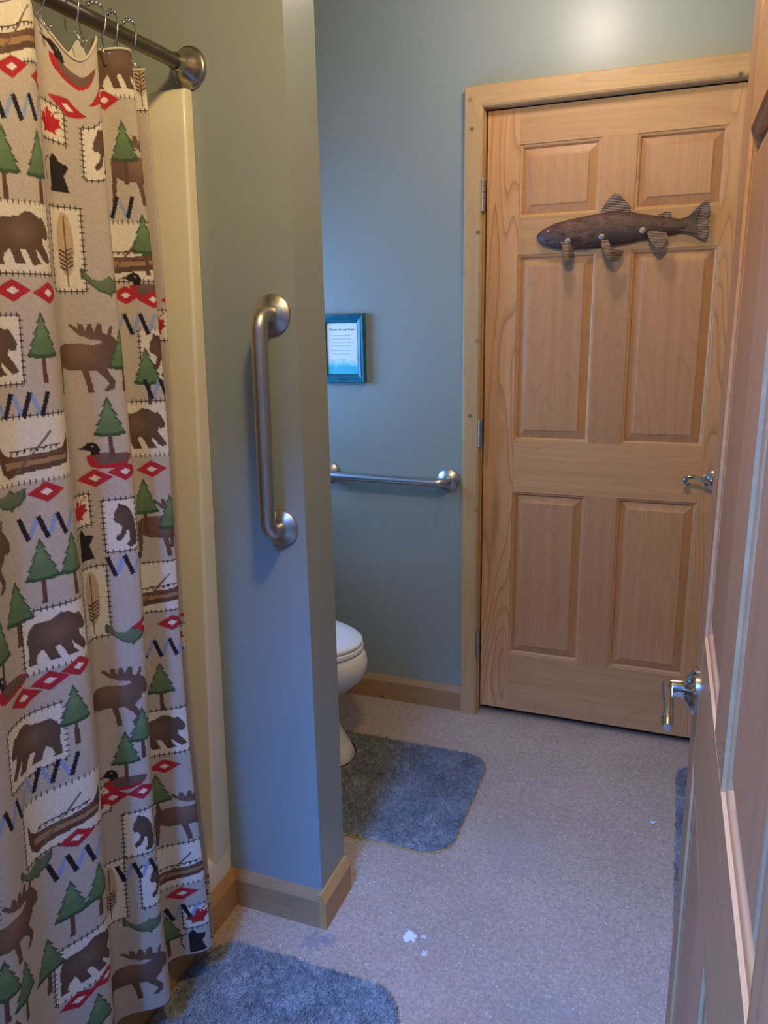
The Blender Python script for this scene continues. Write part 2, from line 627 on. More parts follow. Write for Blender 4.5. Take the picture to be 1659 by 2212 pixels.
# ------------------------------------------------------------------ six-panel doors
def make_door(root):
    """front face at y = 0 looking to -y, x from 0 to DW"""
    g = DG
    s, mu = 0.1024, 0.1026
    pw = (DW - 2 * s - mu) / 2
    xs = [(s, s + pw), (s + pw + mu, DW - s)]
    z = [0.2296, 0.830, 1.0081, 1.6042, 1.7152, 1.928]
    rows = [(z[0], z[1]), (z[2], z[3]), (z[4], z[5])]
    T = 0.035
    UC = 0.009
    b = 0.0008
    obj('stile', BX(0, s, 0, T, g + UC, g + DH, bev=b), M['stile'], root)
    obj('stile', BX(DW - s, DW, 0, T, g + UC, g + DH, bev=b), M['stile'], root)
    for z0, z1 in ((UC, z[0]), (z[1], z[2]), (z[3], z[4]), (z[5], DH)):
        obj('rail', BX(s, DW - s, 0.0003, T - .0003, g + z0, g + z1), M['rail'], root)
    for z0, z1 in rows:
        obj('mullion', BX(s + pw, s + pw + mu, 0.0005, T - .0005, g + z0, g + z1), M['panel'], root)
    # panel: (inset from opening, depth)
    stick = [(0.000, 0.0006), (0.0015, 0.0036), (0.0045, 0.0040), (0.008, 0.0062), (0.0105, 0.0095), (0.0115, 0.0135)]
    pan = [(0.0105, 0.0135), (0.0115, 0.0132), (0.034, 0.0062), (0.0355, 0.0042), (0.038, 0.0036)]
    for xa, xb in xs:
        for z0, z1 in rows:
            def ring(i, y):
                return [(xa + i, y, g + z0 + i), (xb - i, y, g + z0 + i), (xb - i, y, g + z1 - i), (xa + i, y, g + z1 - i)]
            bm = bmesh.new()
            loft(bm, [ring(0.0, T - .001)] + [ring(i, y) for i, y in pan])
            p = obj('panel', bm, M['panel'], root)
            bm = bmesh.new()
            loft(bm, [ring(0.0, 0.020)] + [ring(i, y) for i, y in stick] + [ring(0.0115, 0.020)], cap=False)
            obj('moulding', bm, M['rail'], p, True, 40)


d1 = tag(empty('door_1', (0, REC, 0)), 'closed six-panel pine door carrying the metal fish', kind=STRUCT)
make_door(d1)
for z0, z1 in ((1.756, 1.850), (1.006, 1.097), (0.236, 0.338)):
    bm = bmesh.new()
    hx, hy = -0.005, -0.036
    n = 5
    for k in range(n):
        a = z0 + (z1 - z0) * k / n
        bq = z0 + (z1 - z0) * (k + 1) / n - 0.0008
        lathe(bm, [(0, 0.0056), (bq - a, 0.0056)], (hx, hy + 0.0, a), (0, 0, 1), 14)
    lathe(bm, [(0, 0.0025), (0.003, 0.004), (0.006, 0.0)], (hx, hy, z1), (0, 0, 1), 10)
    box(bm, hx - 0.0015, hx + 0.0015, hy + .003, 0.010, z0, z1)
    obj('hinge', bm, M['steel_z'], d1, True, 30)

q = Vector((0.6633156, -1.44546723, 0))
NA = -PI / 2 + 0.0138328
d2 = tag(empty('door_2', q, NA), 'open six-panel pine door seen edge-on at the right of the frame', kind=STRUCT)
make_door(d2)


def curve(pts, n=8):
    """Catmull-Rom through pts"""
    P = [Vector(p) for p in pts]
    P = [2 * P[0] - P[1]] + P + [2 * P[-1] - P[-2]]
    out = []
    for i in range(1, len(P) - 2):
        for k in range(n):
            t = k / n
            a, b, c, d = P[i - 1:i + 3]
            out.append(0.5 * ((2 * b) + (c - a) * t + (2 * a - 5 * b + 4 * c - d) * t * t + (3 * b - a - 3 * c + d) * t ** 3))
    out.append(P[-2])
    return out


def make_lever(door, x, z, sgn, pts, radii, proj):
    bm = bmesh.new()
    lathe(bm, [(0, 0.0325), (0.004, 0.0325), (0.007, 0.0305), (0.008, 0.027), (0.0115, 0.0225), (0.016, 0.0145), (0.020, 0.0125),
               (proj, 0.0118), (proj + 0.004, 0.0105), (proj + 0.004, 0.0)], (x, 0, z), (0, -1, 0), 40)
    h = obj('door_handle', bm, M['nickel'], door, True, 30)
    h['label'] = 'satin nickel lever handle on a round rose'
    bm = bmesh.new()
    P = curve(pts, 8)
    R = []
    for i in range(len(P)):
        t = i / (len(P) - 1) * (len(radii) - 1)
        k = min(int(t), len(radii) - 2)
        f = t - k
        a, b = radii[k], radii[k + 1]
        R.append((a[0] * (1 - f) + b[0] * f, a[1] * (1 - f) + b[1] * f))
    tube(bm, [(x + sgn * u, -w, z + v) for u, w, v in P], R, 16)
    obj('lever', bm, M['nickel'], h, True, 60)
    return h


# far door: wavy lever with a curled tip, pointing left
make_lever(d1, 0.737, 0.925, -1,
           [(-0.004, 0.040, 0.0), (0.012, 0.048, 0.000), (0.030, 0.049, 0.006), (0.055, 0.048, 0.014), (0.074, 0.048, 0.015),
            (0.084, 0.048, 0.008), (0.086, 0.048, -0.001), (0.080, 0.048, -0.006), (0.074, 0.048, -0.002)],
           [(0.009, 0.009), (0.0075, 0.007), (0.006, 0.006), (0.0055, 0.0055), (0.006, 0.006), (0.006, 0.006), (0.006, 0.006), (0.006, 0.006), (0.005, 0.005)], 0.040)
# near door: lever pointing back towards the hinge side
make_lever(d2, 0.062, 0.932, 1,
           [(-0.012, 0.037, 0.0), (0.0, 0.038, 0.0), (0.020, 0.038, 0.001), (0.050, 0.037, 0.003), (0.080, 0.037, 0.003), (0.100, 0.038, 0.001), (0.112, 0.038, -0.001)],
           [(0.006, 0.009), (0.0082, 0.0125), (0.0076, 0.0115), (0.0064, 0.0095), (0.0064, 0.010), (0.0078, 0.011), (0.0050, 0.006)], 0.035)

# ------------------------------------------------------------------ shower stall
def stallX(z):
    return -0.363 + 0.026 * z


st = tag(empty('shower_stall', (-0.75, -1.6, 0)), 'cream fibreglass shower stall behind the patterned curtain', 'shower stall')
OX, OY = -0.75, -1.6
bm = bmesh.new()
rings = []
for k in range(25):
    z = 0.02 + (1.861 - 0.02) * k / 24
    fx = stallX(z)
    ty = YW - 0.001
    ry = YW - (0.027 + 0.050 * max(0, (1 - z / 1.861)) ** 1.3)   # front of the end wall
    r = 0.007
    pts = [(fx, ty), (fx, ry + r)]
    for a in range(1, 7):
        an = a / 6 * PI / 2
        pts.append((fx - r + r * math.cos(an), ry + r - r * math.sin(an)))
    pts += [(-0.50, ry - 0.004), (-0.70, ry - 0.002), (-1.19, ry), (-1.19, ty)]
    zz = z
    rings.append([(x - OX, y - OY, zz) for x, y in pts])
last = rings[-1]
cx = sum(p[0] for p in last) / len(last)
rings.append([(p[0] - (0.006 if p[0] > cx + .2 else 0), p[1] + (0.006 if p[1] < YW - 0.01 - OY else 0), 1.867) for p in last])
loft(bm, rings)
obj('end_panel', bm, M['stall'], st, True, 50)
obj('back_panel', BX(-1.19 - OX, -1.165 - OX, -2.23 - OY, YW - 0.03 - OY, 0.04, 1.861, bev=.008, seg=2), M['stall'], st)
obj('near_panel', BX(-1.19 - OX, -0.40 - OX, -2.245 - OY, -2.215 - OY, 0.04, 1.861, bev=.008, seg=2), M['stall'], st)
# pan with raised curb
bm = bmesh.new()
prof = [(-1.19, 0.0), (-0.359, 0.0), (-0.359, 0.150), (-0.366, 0.163), (-0.380, 0.168), (-0.435, 0.165), (-0.448, 0.155), (-0.455, 0.075), (-0.47, 0.062), (-0.78, 0.052), (-1.19, 0.062)]
prism(bm, prof, -2.24, YW - 0.01, lambda u, v, w: (u - OX, w - OY, v))
obj('pan', bm, M['stall'], st, True, 50)

# ------------------------------------------------------------------ shower rod and rings
RX, RZ = -0.315, 1.906
rod = tag(empty('shower_rod', (RX, YW, RZ)), 'brushed metal shower curtain rod with round wall flange', 'curtain rod')
obj('bar', tube(bmesh.new(), [(0, -0.004, 0), (0, -0.4, 0), (0, -1.11, 0)], 0.0128, 24), M['rodmetal'], rod, True, 60)
bm = bmesh.new()
lathe(bm, [(0, 0.0385), (0.004, 0.0385), (0.006, 0.037), (0.0075, 0.0365), (0.009, 0.034), (0.012, 0.033), (0.022, 0.026), (0.030, 0.019), (0.034, 0.0165), (0.05, 0.0155), (0.05, 0.0125)],
      (0, 0, 0), (0, -1, 0), 48)
obj('flange', bm, M['satin'], rod, True, 25)


def ring_mesh():
    """wire hook: open oval round the rod with small rollers on top, hook below"""
    pts = []
    for k in range(30):
        a = -0.35 * PI + k / 29 * 1.72 * PI
        pts.append((0.026 * math.cos(a) * -1, 0.004 * math.sin(a * 1.0), 0.004 + 0.030 * math.sin(a) - 0.008))
    pts.append((0.012, 0.004, -0.044))
    pts.append((0.018, 0.003, -0.056))
    pts.append((0.027, 0.002, -0.050))
    return tube(bmesh.new(), curve(pts, 2), 0.0014, 8)


def beads_mesh():
    bm = bmesh.new()
    for k in range(5):
        a = PI * (0.30 + 0.10 * k)
        bmesh.ops.create_uvsphere(bm, u_segments=10, v_segments=6, radius=0.0036,
                                  matrix=Matrix.Translation((0.026 * math.cos(a), 0.004 * math.sin(a), -0.004 + 0.030 * math.sin(a))))
    return bm


RING_Y = [-1.322, -1.364, -1.405, -1.452, -1.53, -1.598, -1.72, -1.84]
ring_lab = ['nearest the wall flange', 'second from the wall flange', 'third from the wall flange', 'fourth from the wall flange', 'fifth from the wall flange',
            'sixth from the wall flange', 'seventh from the wall flange', 'eighth from the wall flange']
first = None
for i, y in enumerate(RING_Y):
    rz = random.uniform(-0.5, 0.3)
    if first is None:
        r0 = empty('curtain_ring', (RX, y, RZ), rz)
        w0 = obj('wire', ring_mesh(), M['chrome'], r0, True)
        b0 = obj('roller', beads_mesh(), M['chrome'], r0, True)
        first = (r0, w0, b0)
        r = r0
    else:
        r = first[0].copy()
        COL.objects.link(r)
        for ch in first[1:]:
            c = ch.copy()
            c.parent = r
            COL.objects.link(c)
        r.location = (RX, y, RZ)
        r.rotation_euler = (0, 0, rz)
    tag(r, 'wire curtain hook with rollers, ' + ring_lab[i], 'curtain ring', 'hooks along the shower rod')

def inside(P, poly):
    x, y = P[:, 0], P[:, 1]
    r = np.zeros(len(P), bool)
    n = len(poly)
    for i in range(n):
        x0, y0 = poly[i]
        x1, y1 = poly[(i + 1) % n]
        if y0 == y1: continue
        c = ((y0 > y) != (y1 > y)) & (x < (x1 - x0) * (y - y0) / (y1 - y0) + x0)
        r ^= c
    return r


# ------------------------------------------------------------------ shower curtain
# fold line: control points from the right end to the left, (y at top, y at bottom, x)
FOLDS = [(-1.312, -1.345, -0.306), (-1.326, -1.358, -0.276), (-1.342, -1.370, -0.316), (-1.366, -1.382, -0.266), (-1.404, -1.450, -0.322), (-1.454, -1.530, -0.266), (-1.518, -1.598, -0.322),
         (-1.598, -1.688, -0.264), (-1.662, -1.800, -0.294), (-1.722, -1.900, -0.268), (-1.785, -1.965, -0.312), (-1.855, -2.035, -0.270)]
CZB, CZT = 0.100, 1.872
CRES = 0.0018


def cloth_param():
    """arc length of every fold segment at mid height"""
    L = []
    for a, b in zip(FOLDS, FOLDS[1:]):
        ya, yb = (a[0] + a[1]) / 2, (b[0] + b[1]) / 2
        f = np.linspace(0, 1, 60)
        y = ya + (yb - ya) * f
        x = a[2] + (b[2] - a[2]) * (0.5 - 0.5 * np.cos(np.pi * f))
        L.append(np.concatenate([[0], np.cumsum(np.hypot(np.diff(x), np.diff(y)))]))
    return L


CL = cloth_param()
CLEN = sum(l[-1] for l in CL)


def cloth_xyz(t, z):
    """t: distance from the right end along the cloth (arrays), z: fabric height"""
    t = np.asarray(t, float)
    z = np.asarray(z, float)
    x = np.zeros_like(t)
    y = np.zeros_like(t)
    w = np.clip((CZT - z) / (CZT - CZB), 0, 1)
    depth = 0.80 + 0.30 * w
    s0 = 0.0
    f60 = np.linspace(0, 1, 60)
    for i, l in enumerate(CL):
        last = i == len(CL) - 1
        m = (t >= s0) & ((t <= s0 + l[-1]) if last else (t < s0 + l[-1]))
        f = np.interp(t[m] - s0, l, f60)
        a, b = FOLDS[i], FOLDS[i + 1]
        wm = w[m]
        ya = a[0] + (a[1] - a[0]) * wm
        yb = b[0] + (b[1] - b[0]) * wm
        y[m] = ya + (yb - ya) * f
        x[m] = -0.294 + (a[2] + 0.294 + (b[2] - a[2]) * (0.5 - 0.5 * np.cos(np.pi * f))) * depth[m]
        s0 += l[-1]
    # gentle wander down the length
    x = x + 0.004 * np.sin(z * 5.3 + t * 9)
    y = y + 0.004 * np.sin(z * 4.1 + t * 6 + 1.0)
    # the hem hangs in scallops between the hooks
    k = np.clip((z - 1.58) / (CZT - 1.58), 0, 1) ** 1.3
    sag = 0.050 * np.exp(-((y + 1.482) / 0.026) ** 2) + 0.010 * np.exp(-((y + 1.41) / 0.025) ** 2) + 0.020 * np.exp(-((y + 1.64) / 0.03) ** 2) + 0.022 * np.exp(-((y + 1.33) / 0.03) ** 2) + 0.016 * np.exp(-((y + 1.76) / 0.03) ** 2)
    zz = z - sag * k
    zz = zz + (CZB - z) * 0.0
    return x, y, zz


PRINT = {
    'canoe': [(0.512, 1.838), (0.537, 1.25), (0.545, 0.655), (0.177, 1.55), (0.173, 0.94), (0.177, 0.328)],
    'bear': [(0.53, 1.55), (0.53, 0.953), (0.52, 0.368), (0.158, 1.848), (0.185, 1.243), (0.185, 0.635), (0.603, 1.395)],
    'bearL': [(0.59, 0.795)],
    'diamond': [(0.53, 1.785), (0.463, 1.77), (0.555, 1.478), (0.492, 1.475), (0.527, 1.183), (0.55, 0.885), (0.503, 0.893), (0.593, 0.873), (0.53, 0.603), (0.492, 0.31), (0.542, 0.305), (0.355, 1.772), (0.195, 1.795), (0.362, 1.175), (0.31, 1.183), (0.37, 0.58), (0.315, 0.58), (0.19, 1.478), (0.138, 1.47), (0.17, 1.168), (0.29, 0.903), (0.147, 0.865), (0.182, 0.56), (0.175, 0.258), (0.288, 1.79)],
    'zigzag': [(0.52, 1.73), (0.532, 1.13), (0.535, 0.563), (0.185, 1.428), (0.312, 1.018), (0.173, 0.815), (0.328, 0.418), (0.195, 0.213), (0.128, 1.313)],
    'zigzagL': [(0.552, 1.315), (0.56, 0.733), (0.2, 1.623)],
    'tree': [(0.555, 1.655), (0.49, 1.653), (0.512, 1.4), (0.545, 1.065), (0.492, 1.065), (0.59, 1.008), (0.64, 0.968), (0.517, 0.818), (0.545, 0.485), (0.497, 0.488), (0.585, 0.408), (0.512, 0.245), (0.647, 0.43), (0.33, 1.263), (0.343, 0.66), (0.165, 1.715), (0.143, 1.565), (0.295, 1.373), (0.163, 1.34), (0.188, 1.103), (0.177, 0.738), (0.2, 0.498), (0.208, 0.168), (0.31, 0.7), (0.685, 0.463), (0.138, 1.07)],
    'fish': [(0.595, 1.183), (0.605, 0.595), (0.318, 1.495), (0.33, 0.893), (0.33, 0.298)],
    'moose': [(0.355, 1.375), (0.352, 0.775), (0.652, 1.103), (0.657, 0.538), (0.348, 0.19), (0.135, 1.683), (0.15, 0.44), (0.145, 1.055)],
    'loon': [(0.345, 1.84), (0.338, 1.213), (0.348, 0.613), (0.625, 0.91), (0.147, 1.493)],
    'leaf': [(0.388, 1.733), (0.4, 1.123), (0.4, 0.583), (0.152, 0.195)],
    'pot': [(0.38, 1.66), (0.393, 1.063), (0.16, 0.135)],
    'cub': [(0.305, 1.705), (0.325, 1.09), (0.325, 0.495), (0.143, 1.373), (0.3, 0.378)],
    'feather': [(0.375, 1.545), (0.385, 0.958), (0.386, 0.385)],
}


def paint_cloth(Tc, Zc):
    """print of the cloth, one colour per grid point; u to the right, v up, metres"""
    nz, nt = Tc.shape
    col = np.empty((nz, nt, 3))
    base = np.array(lin(182, 170, 154)[:3])
    rng = np.random.default_rng(5)
    weave = 1 + rng.normal(0, 0.025, (nz, nt))
    col[:] = base * weave[..., None]
    rgb = lambda *c: np.array(lin(*c)[:3])

    def window(t, z, r):
        i0 = max(0, int((z - r - CZB) / CRES)); i1 = min(nz, int((z + r - CZB) / CRES) + 2)
        j0 = max(0, int((t - r) / CRES)); j1 = min(nt, int((t + r) / CRES) + 2)
        return slice(i0, i1), slice(j0, j1)

    def poly(t, z, pts, c, sx, sy, flip=False, shade=0.0, ox=0.5, oy=0.5):
        r = max(sx, sy) * 1.1
        a, b = window(t, z, r)
        if a.stop <= a.start or b.stop <= b.start: return
        U = (-(Tc[a, b] - t)) / sx
        V = (Zc[a, b] - z) / sy
        if flip: U = -U
        P = np.stack([(U + ox).ravel(), (V + oy).ravel()], 1)
        m = inside(P, pts).reshape(U.shape)
        k = rgb(*c)
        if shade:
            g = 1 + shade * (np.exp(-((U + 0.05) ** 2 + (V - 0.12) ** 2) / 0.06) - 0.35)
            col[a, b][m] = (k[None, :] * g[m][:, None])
        else:
            col[a, b][m] = k

    def line(t, z, p, q, w, c):
        # p, q in metres relative to (t, z)
        d = np.hypot(q[0] - p[0], q[1] - p[1]) + 1e-9
        nx, ny = -(q[1] - p[1]) / d * w / 2, (q[0] - p[0]) / d * w / 2
        poly(t, z, [(p[0] + nx, p[1] + ny), (q[0] + nx, q[1] + ny), (q[0] - nx, q[1] - ny), (p[0] - nx, p[1] - ny)], c, 1.0, 1.0, ox=0, oy=0) if False else \
            _quad(t, z, [(p[0] + nx, p[1] + ny), (q[0] + nx, q[1] + ny), (q[0] - nx, q[1] - ny), (p[0] - nx, p[1] - ny)], c)

    def _quad(t, z, pts, c):
        r = max(max(abs(x), abs(y)) for x, y in pts) + 0.003
        a, b = window(t, z, r)
        if a.stop <= a.start or b.stop <= b.start: return
        P = np.stack([-(Tc[a, b] - t).ravel(), (Zc[a, b] - z).ravel()], 1)
        m = inside(P, pts).reshape(Tc[a, b].shape)
        col[a, b][m] = rgb(*c)

    def patch(t, z, w, h):
        rect = [(0, 0), (1, 0), (1, 1), (0, 1)]
        poly(t, z, rect, (216, 206, 186), w, h)
        ink = (52, 40, 34)
        for e in (-1, 1):
            line(t, z, (-w / 2, e * h / 2), (w / 2, e * h / 2), 0.0013, ink)
            line(t, z, (e * w / 2, -h / 2), (e * w / 2, h / 2), 0.0013, ink)
        for k in range(int(w / 0.0095) + 1):
            x = -w / 2 + 0.004 + k * 0.0095
            if x > w / 2: break
            for e in (-1, 1): line(t, z, (x, e * h / 2 - 0.004), (x, e * h / 2 + 0.004), 0.0018, ink)
        for k in range(int(h / 0.0095) + 1):
            y = -h / 2 + 0.004 + k * 0.0095
            if y > h / 2: break
            for e in (-1, 1): line(t, z, (e * w / 2 - 0.004, y), (e * w / 2 + 0.004, y), 0.0018, ink)

    BEAR = [(.02, .35), (0, .55), (.04, .76), (.14, .88), (.28, .88), (.42, .9), (.55, 1), (.68, .98), (.8, .88), (.86, .90), (.9, .84), (.94, .76), (1, .6), (.97, .5), (.9, .48), (.85, .52), (.84, .4),
            (.95, .2), (1, .08), (.9, .03), (.82, .12), (.7, .3), (.72, .15), (.8, .02), (.62, 0), (.56, .18), (.5, .3), (.42, .28), (.46, .14), (.5, .02), (.33, .02), (.28, .2), (.24, .3), (.15, .2), (.12, .06), (.16, 0), (0, 0), (.01, .2)]
    MOOSE = [(0, .62), (.05, .68), (.2, .72), (.45, .71), (.6, .68), (.72, .72), (.7, .75), (.55, .77), (.4, .84), (.27, .97), (.31, 1), (.4, .92), (.41, 1), (.47, .99), (.5, .89), (.55, 1), (.6, .98), (.62, .87), (.68, 1), (.74, .98),
             (.74, .86), (.8, .83), (.85, .96), (.89, .94), (.86, .82), (.92, .76), (1, .62), (1, .52), (.93, .48), (.88, .5), (.86, .42), (.8, .38), (.76, .32), (.82, .22), (.86, .15), (.84, .05), (.74, 0), (.69, .03), (.77, .12), (.72, .2),
             (.6, .32), (.5, .31), (.53, .16), (.55, 0), (.47, 0), (.45, .15), (.4, .33), (.2, .34), (.08, .4), (.06, .2), (.03, .0), (-.03, .02), (-.01, .2), (0, .4)]
    TREE = [(.5, 1), (.58, .86), (.66, .76), (.6, .75), (.72, .60), (.80, .52), (.72, .51), (.86, .36), (.93, .28), (.84, .28), (1, .10), (.96, .06), (.75, .04), (.5, .02), (.25, .04), (.04, .06), (0, .10), (.16, .28), (.07, .28), (.14, .36), (.28, .51), (.2, .52),
            (.28, .60), (.4, .75), (.34, .76), (.42, .86)]
    LEAF = [(.5, 0), (.52, .16), (.78, .12), (.72, .26), (1, .48), (.9, .54), (.95, .74), (.76, .7), (.7, .8), (.6, .62), (.62, .9), (.55, .86), (.5, 1), (.42, .86), (.36, .9), (.4, .62), (.28, .8), (.22, .7), (.05, .74), (.1, .54), (0, .48), (.26, .26), (.2, .12), (.48, .16)]
    FISH = [(0, .92), (.06, 1), (.14, .8), (.26, .62), (.42, .55), (.55, .62), (.64, .74), (.74, .62), (1, .72), (.98, .4), (.86, .18), (.72, .12), (.66, 0), (.58, .1), (.4, .18), (.22, .42), (.1, .62), (.02, .6)]
    POT = [(.18, 0), (.22, .84), (.3, .94), (.42, 1), (.52, .92), (.60, .80), (1, .74), (.9, .55), (.78, .46), (.98, 0)]
    CUB = [(.28, .62), (.30, .76), (.42, .9), (.46, 1), (.56, .94), (.66, .93), (.78, .84), (.9, .66), (.96, .4), (.98, .1), (.9, .02), (.72, 0), (.62, .06), (.72, .14), (.74, .34), (.66, .4), (.6, .28), (.5, .18), (.36, .14), (.3, .2), (.34, .28), (.46, .32), (.52, .46), (.42, .54), (.32, .56)]
    HULL = [(.03, .82), (.08, .62), (.14, .50), (.24, .46), (.6, .48), (.82, .54), (.90, .68), (.94, .86), (.97, .6), (.95, .38), (.9, .2), (.7, .16), (.4, .12), (.24, .08), (.16, .02), (.08, .16), (.04, .4)]

    for t, z in PRINT['feather']:
        patch(t, z, 0.058, 0.128)
        el = [(.5 + .5 * math.cos(a * PI / 12), .5 + .5 * math.sin(a * PI / 12)) for a in range(24)]
        poly(t, z + 0.008, el, (184, 160, 130), 0.028, 0.098)
        for k in range(5):
            y = -0.026 + k * 0.0065
            line(t, z, (-0.011, y), (0.0, y - 0.006), 0.003, (86, 66, 52))
            line(t, z, (0.011, y + .003), (0.0, y - 0.003), 0.003, (86, 66, 52))
        line(t, z, (0, -0.058), (0, 0.05), 0.002, (70, 54, 42))
    for t, z in PRINT['canoe']:
        patch(t, z, 0.150, 0.098)
        z -= 0.006
        poly(t, z, HULL, (96, 72, 56), 0.138, 0.074)
        poly(t, z, [(.12, .36), (.5, .36), (.9, .40), (.9, .30), (.5, .26), (.13, .22)], (158, 124, 92), 0.138, 0.074)
        poly(t, z, [(.16, .44), (.6, .45), (.84, .50), (.84, .45), (.5, .40), (.15, .38)], (116, 84, 60), 0.138, 0.074)
        for k in range(8):
            line(t, z, (-0.042 + k * 0.0105, -0.0005 + k * 0.0006), (-0.038 + k * 0.0105, 0.005 + k * 0.0006), 0.0026, (60, 44, 34))
        line(t, z, (-0.044, 0.0045), (0.042, 0.009), 0.002, (60, 44, 34))
        line(t, z, (-0.035, -0.028), (0.026, 0.030), 0.0035, (112, 96, 82))
    for kind in ('bear', 'bearL'):
        for t, z in PRINT[kind]:
            patch(t, z, 0.112, 0.098)
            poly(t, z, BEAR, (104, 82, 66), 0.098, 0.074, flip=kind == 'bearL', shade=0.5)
    for t, z in PRINT['leaf']:
        patch(t, z, 0.052, 0.054)
        poly(t, z, LEAF, (176, 44, 48), 0.044, 0.044, shade=0.15)
        line(t, z, (0.006, 0.012), (0.020, 0.022), 0.002, (140, 40, 40))
    for t, z in PRINT['cub']:
        patch(t, z, 0.060, 0.092)
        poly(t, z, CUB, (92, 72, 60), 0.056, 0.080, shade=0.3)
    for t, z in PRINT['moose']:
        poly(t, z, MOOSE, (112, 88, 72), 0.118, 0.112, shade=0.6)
    for t, z in PRINT['loon']:
        poly(t, z, [(.10, .52), (.3, .60), (.6, .56), (.88, .56), (1, .46), (.97, .3), (.85, .12), (.6, 0), (.32, 0), (.16, .12), (.1, .32)], (172, 44, 52), 0.086, 0.046)
        poly(t, z, [(.26, .50), (.4, .60), (.7, .56), (1, .47), (.97, .34), (.85, .22), (.6, .15), (.35, .18), (.24, .32)], (110, 88, 76), 0.086, 0.046, shade=0.2)
        poly(t, z, [(-.10, .80), (.06, .86), (.14, .98), (.24, 1), (.33, .92), (.37, .74), (.36, .56), (.2, .52), (.18, .66), (.08, .74)], (44, 38, 38), 0.086, 0.046)
        poly(t, z, [(.22, .88), (.26, .88), (.26, .82), (.22, .82)], (200, 190, 176), 0.086, 0.046)
    for t, z in PRINT['tree']:
        poly(t, z - 0.036, [(.34, 0), (.66, 0), (.62, 1), (.38, 1)], (100, 70, 54), 0.028, 0.036)
        poly(t, z + 0.014, TREE, (66, 84, 58), 0.056, 0.070)
        poly(t, z + 0.014, TREE, (100, 124, 84), 0.045, 0.058, shade=0.3)
    for t, z in PRINT['fish']:
        poly(t, z, FISH, (78, 92, 68), 0.074, 0.046)
        poly(t, z, FISH, (104, 116, 88), 0.064, 0.036, shade=0.3)
    for t, z in PRINT['pot']:
        poly(t, z, POT, (46, 40, 38), 0.040, 0.056)
        for a, b in (((-0.014, .022), (-0.024, .016)), ((-0.024, .016), (-0.026, .0)), ((-0.026, .0), (-0.020, -.016))):
            line(t, z, a, b, 0.0022, (46, 40, 38))
    for t, z in PRINT['diamond']:
        poly(t, z, [(0, .5), (.5, 1), (1, .5), (.5, 0)], (172, 46, 54), 0.062, 0.032)
        poly(t, z, [(0, .5), (.5, 1), (1, .5), (.5, 0)], (222, 212, 196), 0.020, 0.011)
    for kind, f in (('zigzag', 1), ('zigzagL', -1)):
        for t, z in PRINT.get(kind, []):
            for k in range(3):
                x = -0.042 + k * 0.030
                line(t, z, (f * (x + 0.014), -0.016), (f * (x + 0.029), 0.017), 0.0070, (138, 154, 190))
                line(t, z, (f * x, 0.018), (f * (x + 0.013), -0.018), 0.0078, (44, 38, 40))
    # printed cloth is slightly mottled
    col *= (1 + rng.normal(0, 0.05, (nz, nt)))[..., None]
    col[:2] = rgb(120, 60, 60)
    return col


nt, nz = int(CLEN / CRES) + 1, int((CZT - CZB) / CRES) + 1
Tg, Zg = np.meshgrid(np.linspace(0, CLEN, nt), np.linspace(CZB, CZT, nz))
# hidden and unseen stretches repeat the print (half-drop repeat)
PW, PH = 0.342, 0.605
reach = {'canoe': .075, 'bear': .06, 'bearL': .06, 'feather': .055, 'moose': .06, 'tree': .04, 'loon': .045, 'cub': .04, 'leaf': .035, 'fish': .04, 'pot': .035, 'diamond': .03, 'zigzag': .045, 'zigzagL': .045}
seen = [(k, t, z) for k, v in PRINT.items() for t, z in v]
for k, t, z in list(seen):
    for i in (-2, -1, 1, 2):
        for j in range(-3, 4):
            t2, z2 = t + i * PW, z + j * PH + (PH / 2 if i % 2 else 0)
            if not (-.03 < t2 < CLEN + .03 and CZB - .03 < z2 < CZT + .03): continue
            if all(math.hypot(t2 - a, z2 - b) > (reach[k] + reach[kk]) * 0.95 for kk, a, b in seen):
                seen.append((k, t2, z2))
                PRINT[k].append((t2, z2))
X_, Y_, Z_ = cloth_xyz(Tg.ravel(), Zg.ravel())
idx = np.arange(nt * nz).reshape(nz, nt)
Fq = np.stack([idx[:-1, :-1], idx[:-1, 1:], idx[1:, 1:], idx[1:, :-1]], -1).reshape(-1, 4)
me = mesh_np('cloth', np.stack([X_, Y_, Z_], 1), Fq)
att = me.color_attributes.new('print', 'FLOAT_COLOR', 'POINT')
cc = np.ones((nt * nz, 4), np.float32)
cc[:, :3] = paint_cloth(Tg, Zg).reshape(-1, 3)
att.data.foreach_set('color', cc.ravel())


def mat_cloth():
    t = NT('printed_cotton')
    a = t.n('ShaderNodeAttribute')
    a.attribute_name = 'print'
    t.set(a.outputs['Color'], 0.85, 0, 0.15)
    n = t.noise(t.coords(), 500, 2)
    t.bump(n, 0.08, 0.0004)
    # thin cloth lets a little light through
    tr_ = t.n('ShaderNodeBsdfTranslucent')
    t.l(a.outputs['Color'], tr_.inputs[0])
    mx = t.n('ShaderNodeMixShader')
    mx.inputs[0].default_value = 0.12
    t.l(t.b.outputs[0], mx.inputs[1])
    t.l(tr_.outputs[0], mx.inputs[2])
    t.l(mx.outputs[0], t.out.inputs[0])
    return t.m


cur = tag(empty('shower_curtain', (0, 0, 0)), 'beige shower curtain printed with bears, moose, pines, loons, canoes and red diamonds', 'shower curtain')
cur.location = (-0.294, -1.6, CZB)
cl = obj('cloth', me, mat_cloth(), cur, True)
cl.location = (0.294, 1.6, -CZB)
# rolled hem at the top edge
tt = np.linspace(0, CLEN, 160)
hx, hy, hz = cloth_xyz(tt, np.full_like(tt, CZT))
hem = obj('top_hem', tube(bmesh.new(), list(zip(hx, hy, hz)), (0.0022), 8), M['hem'], cur, True)
hem.location = cl.location

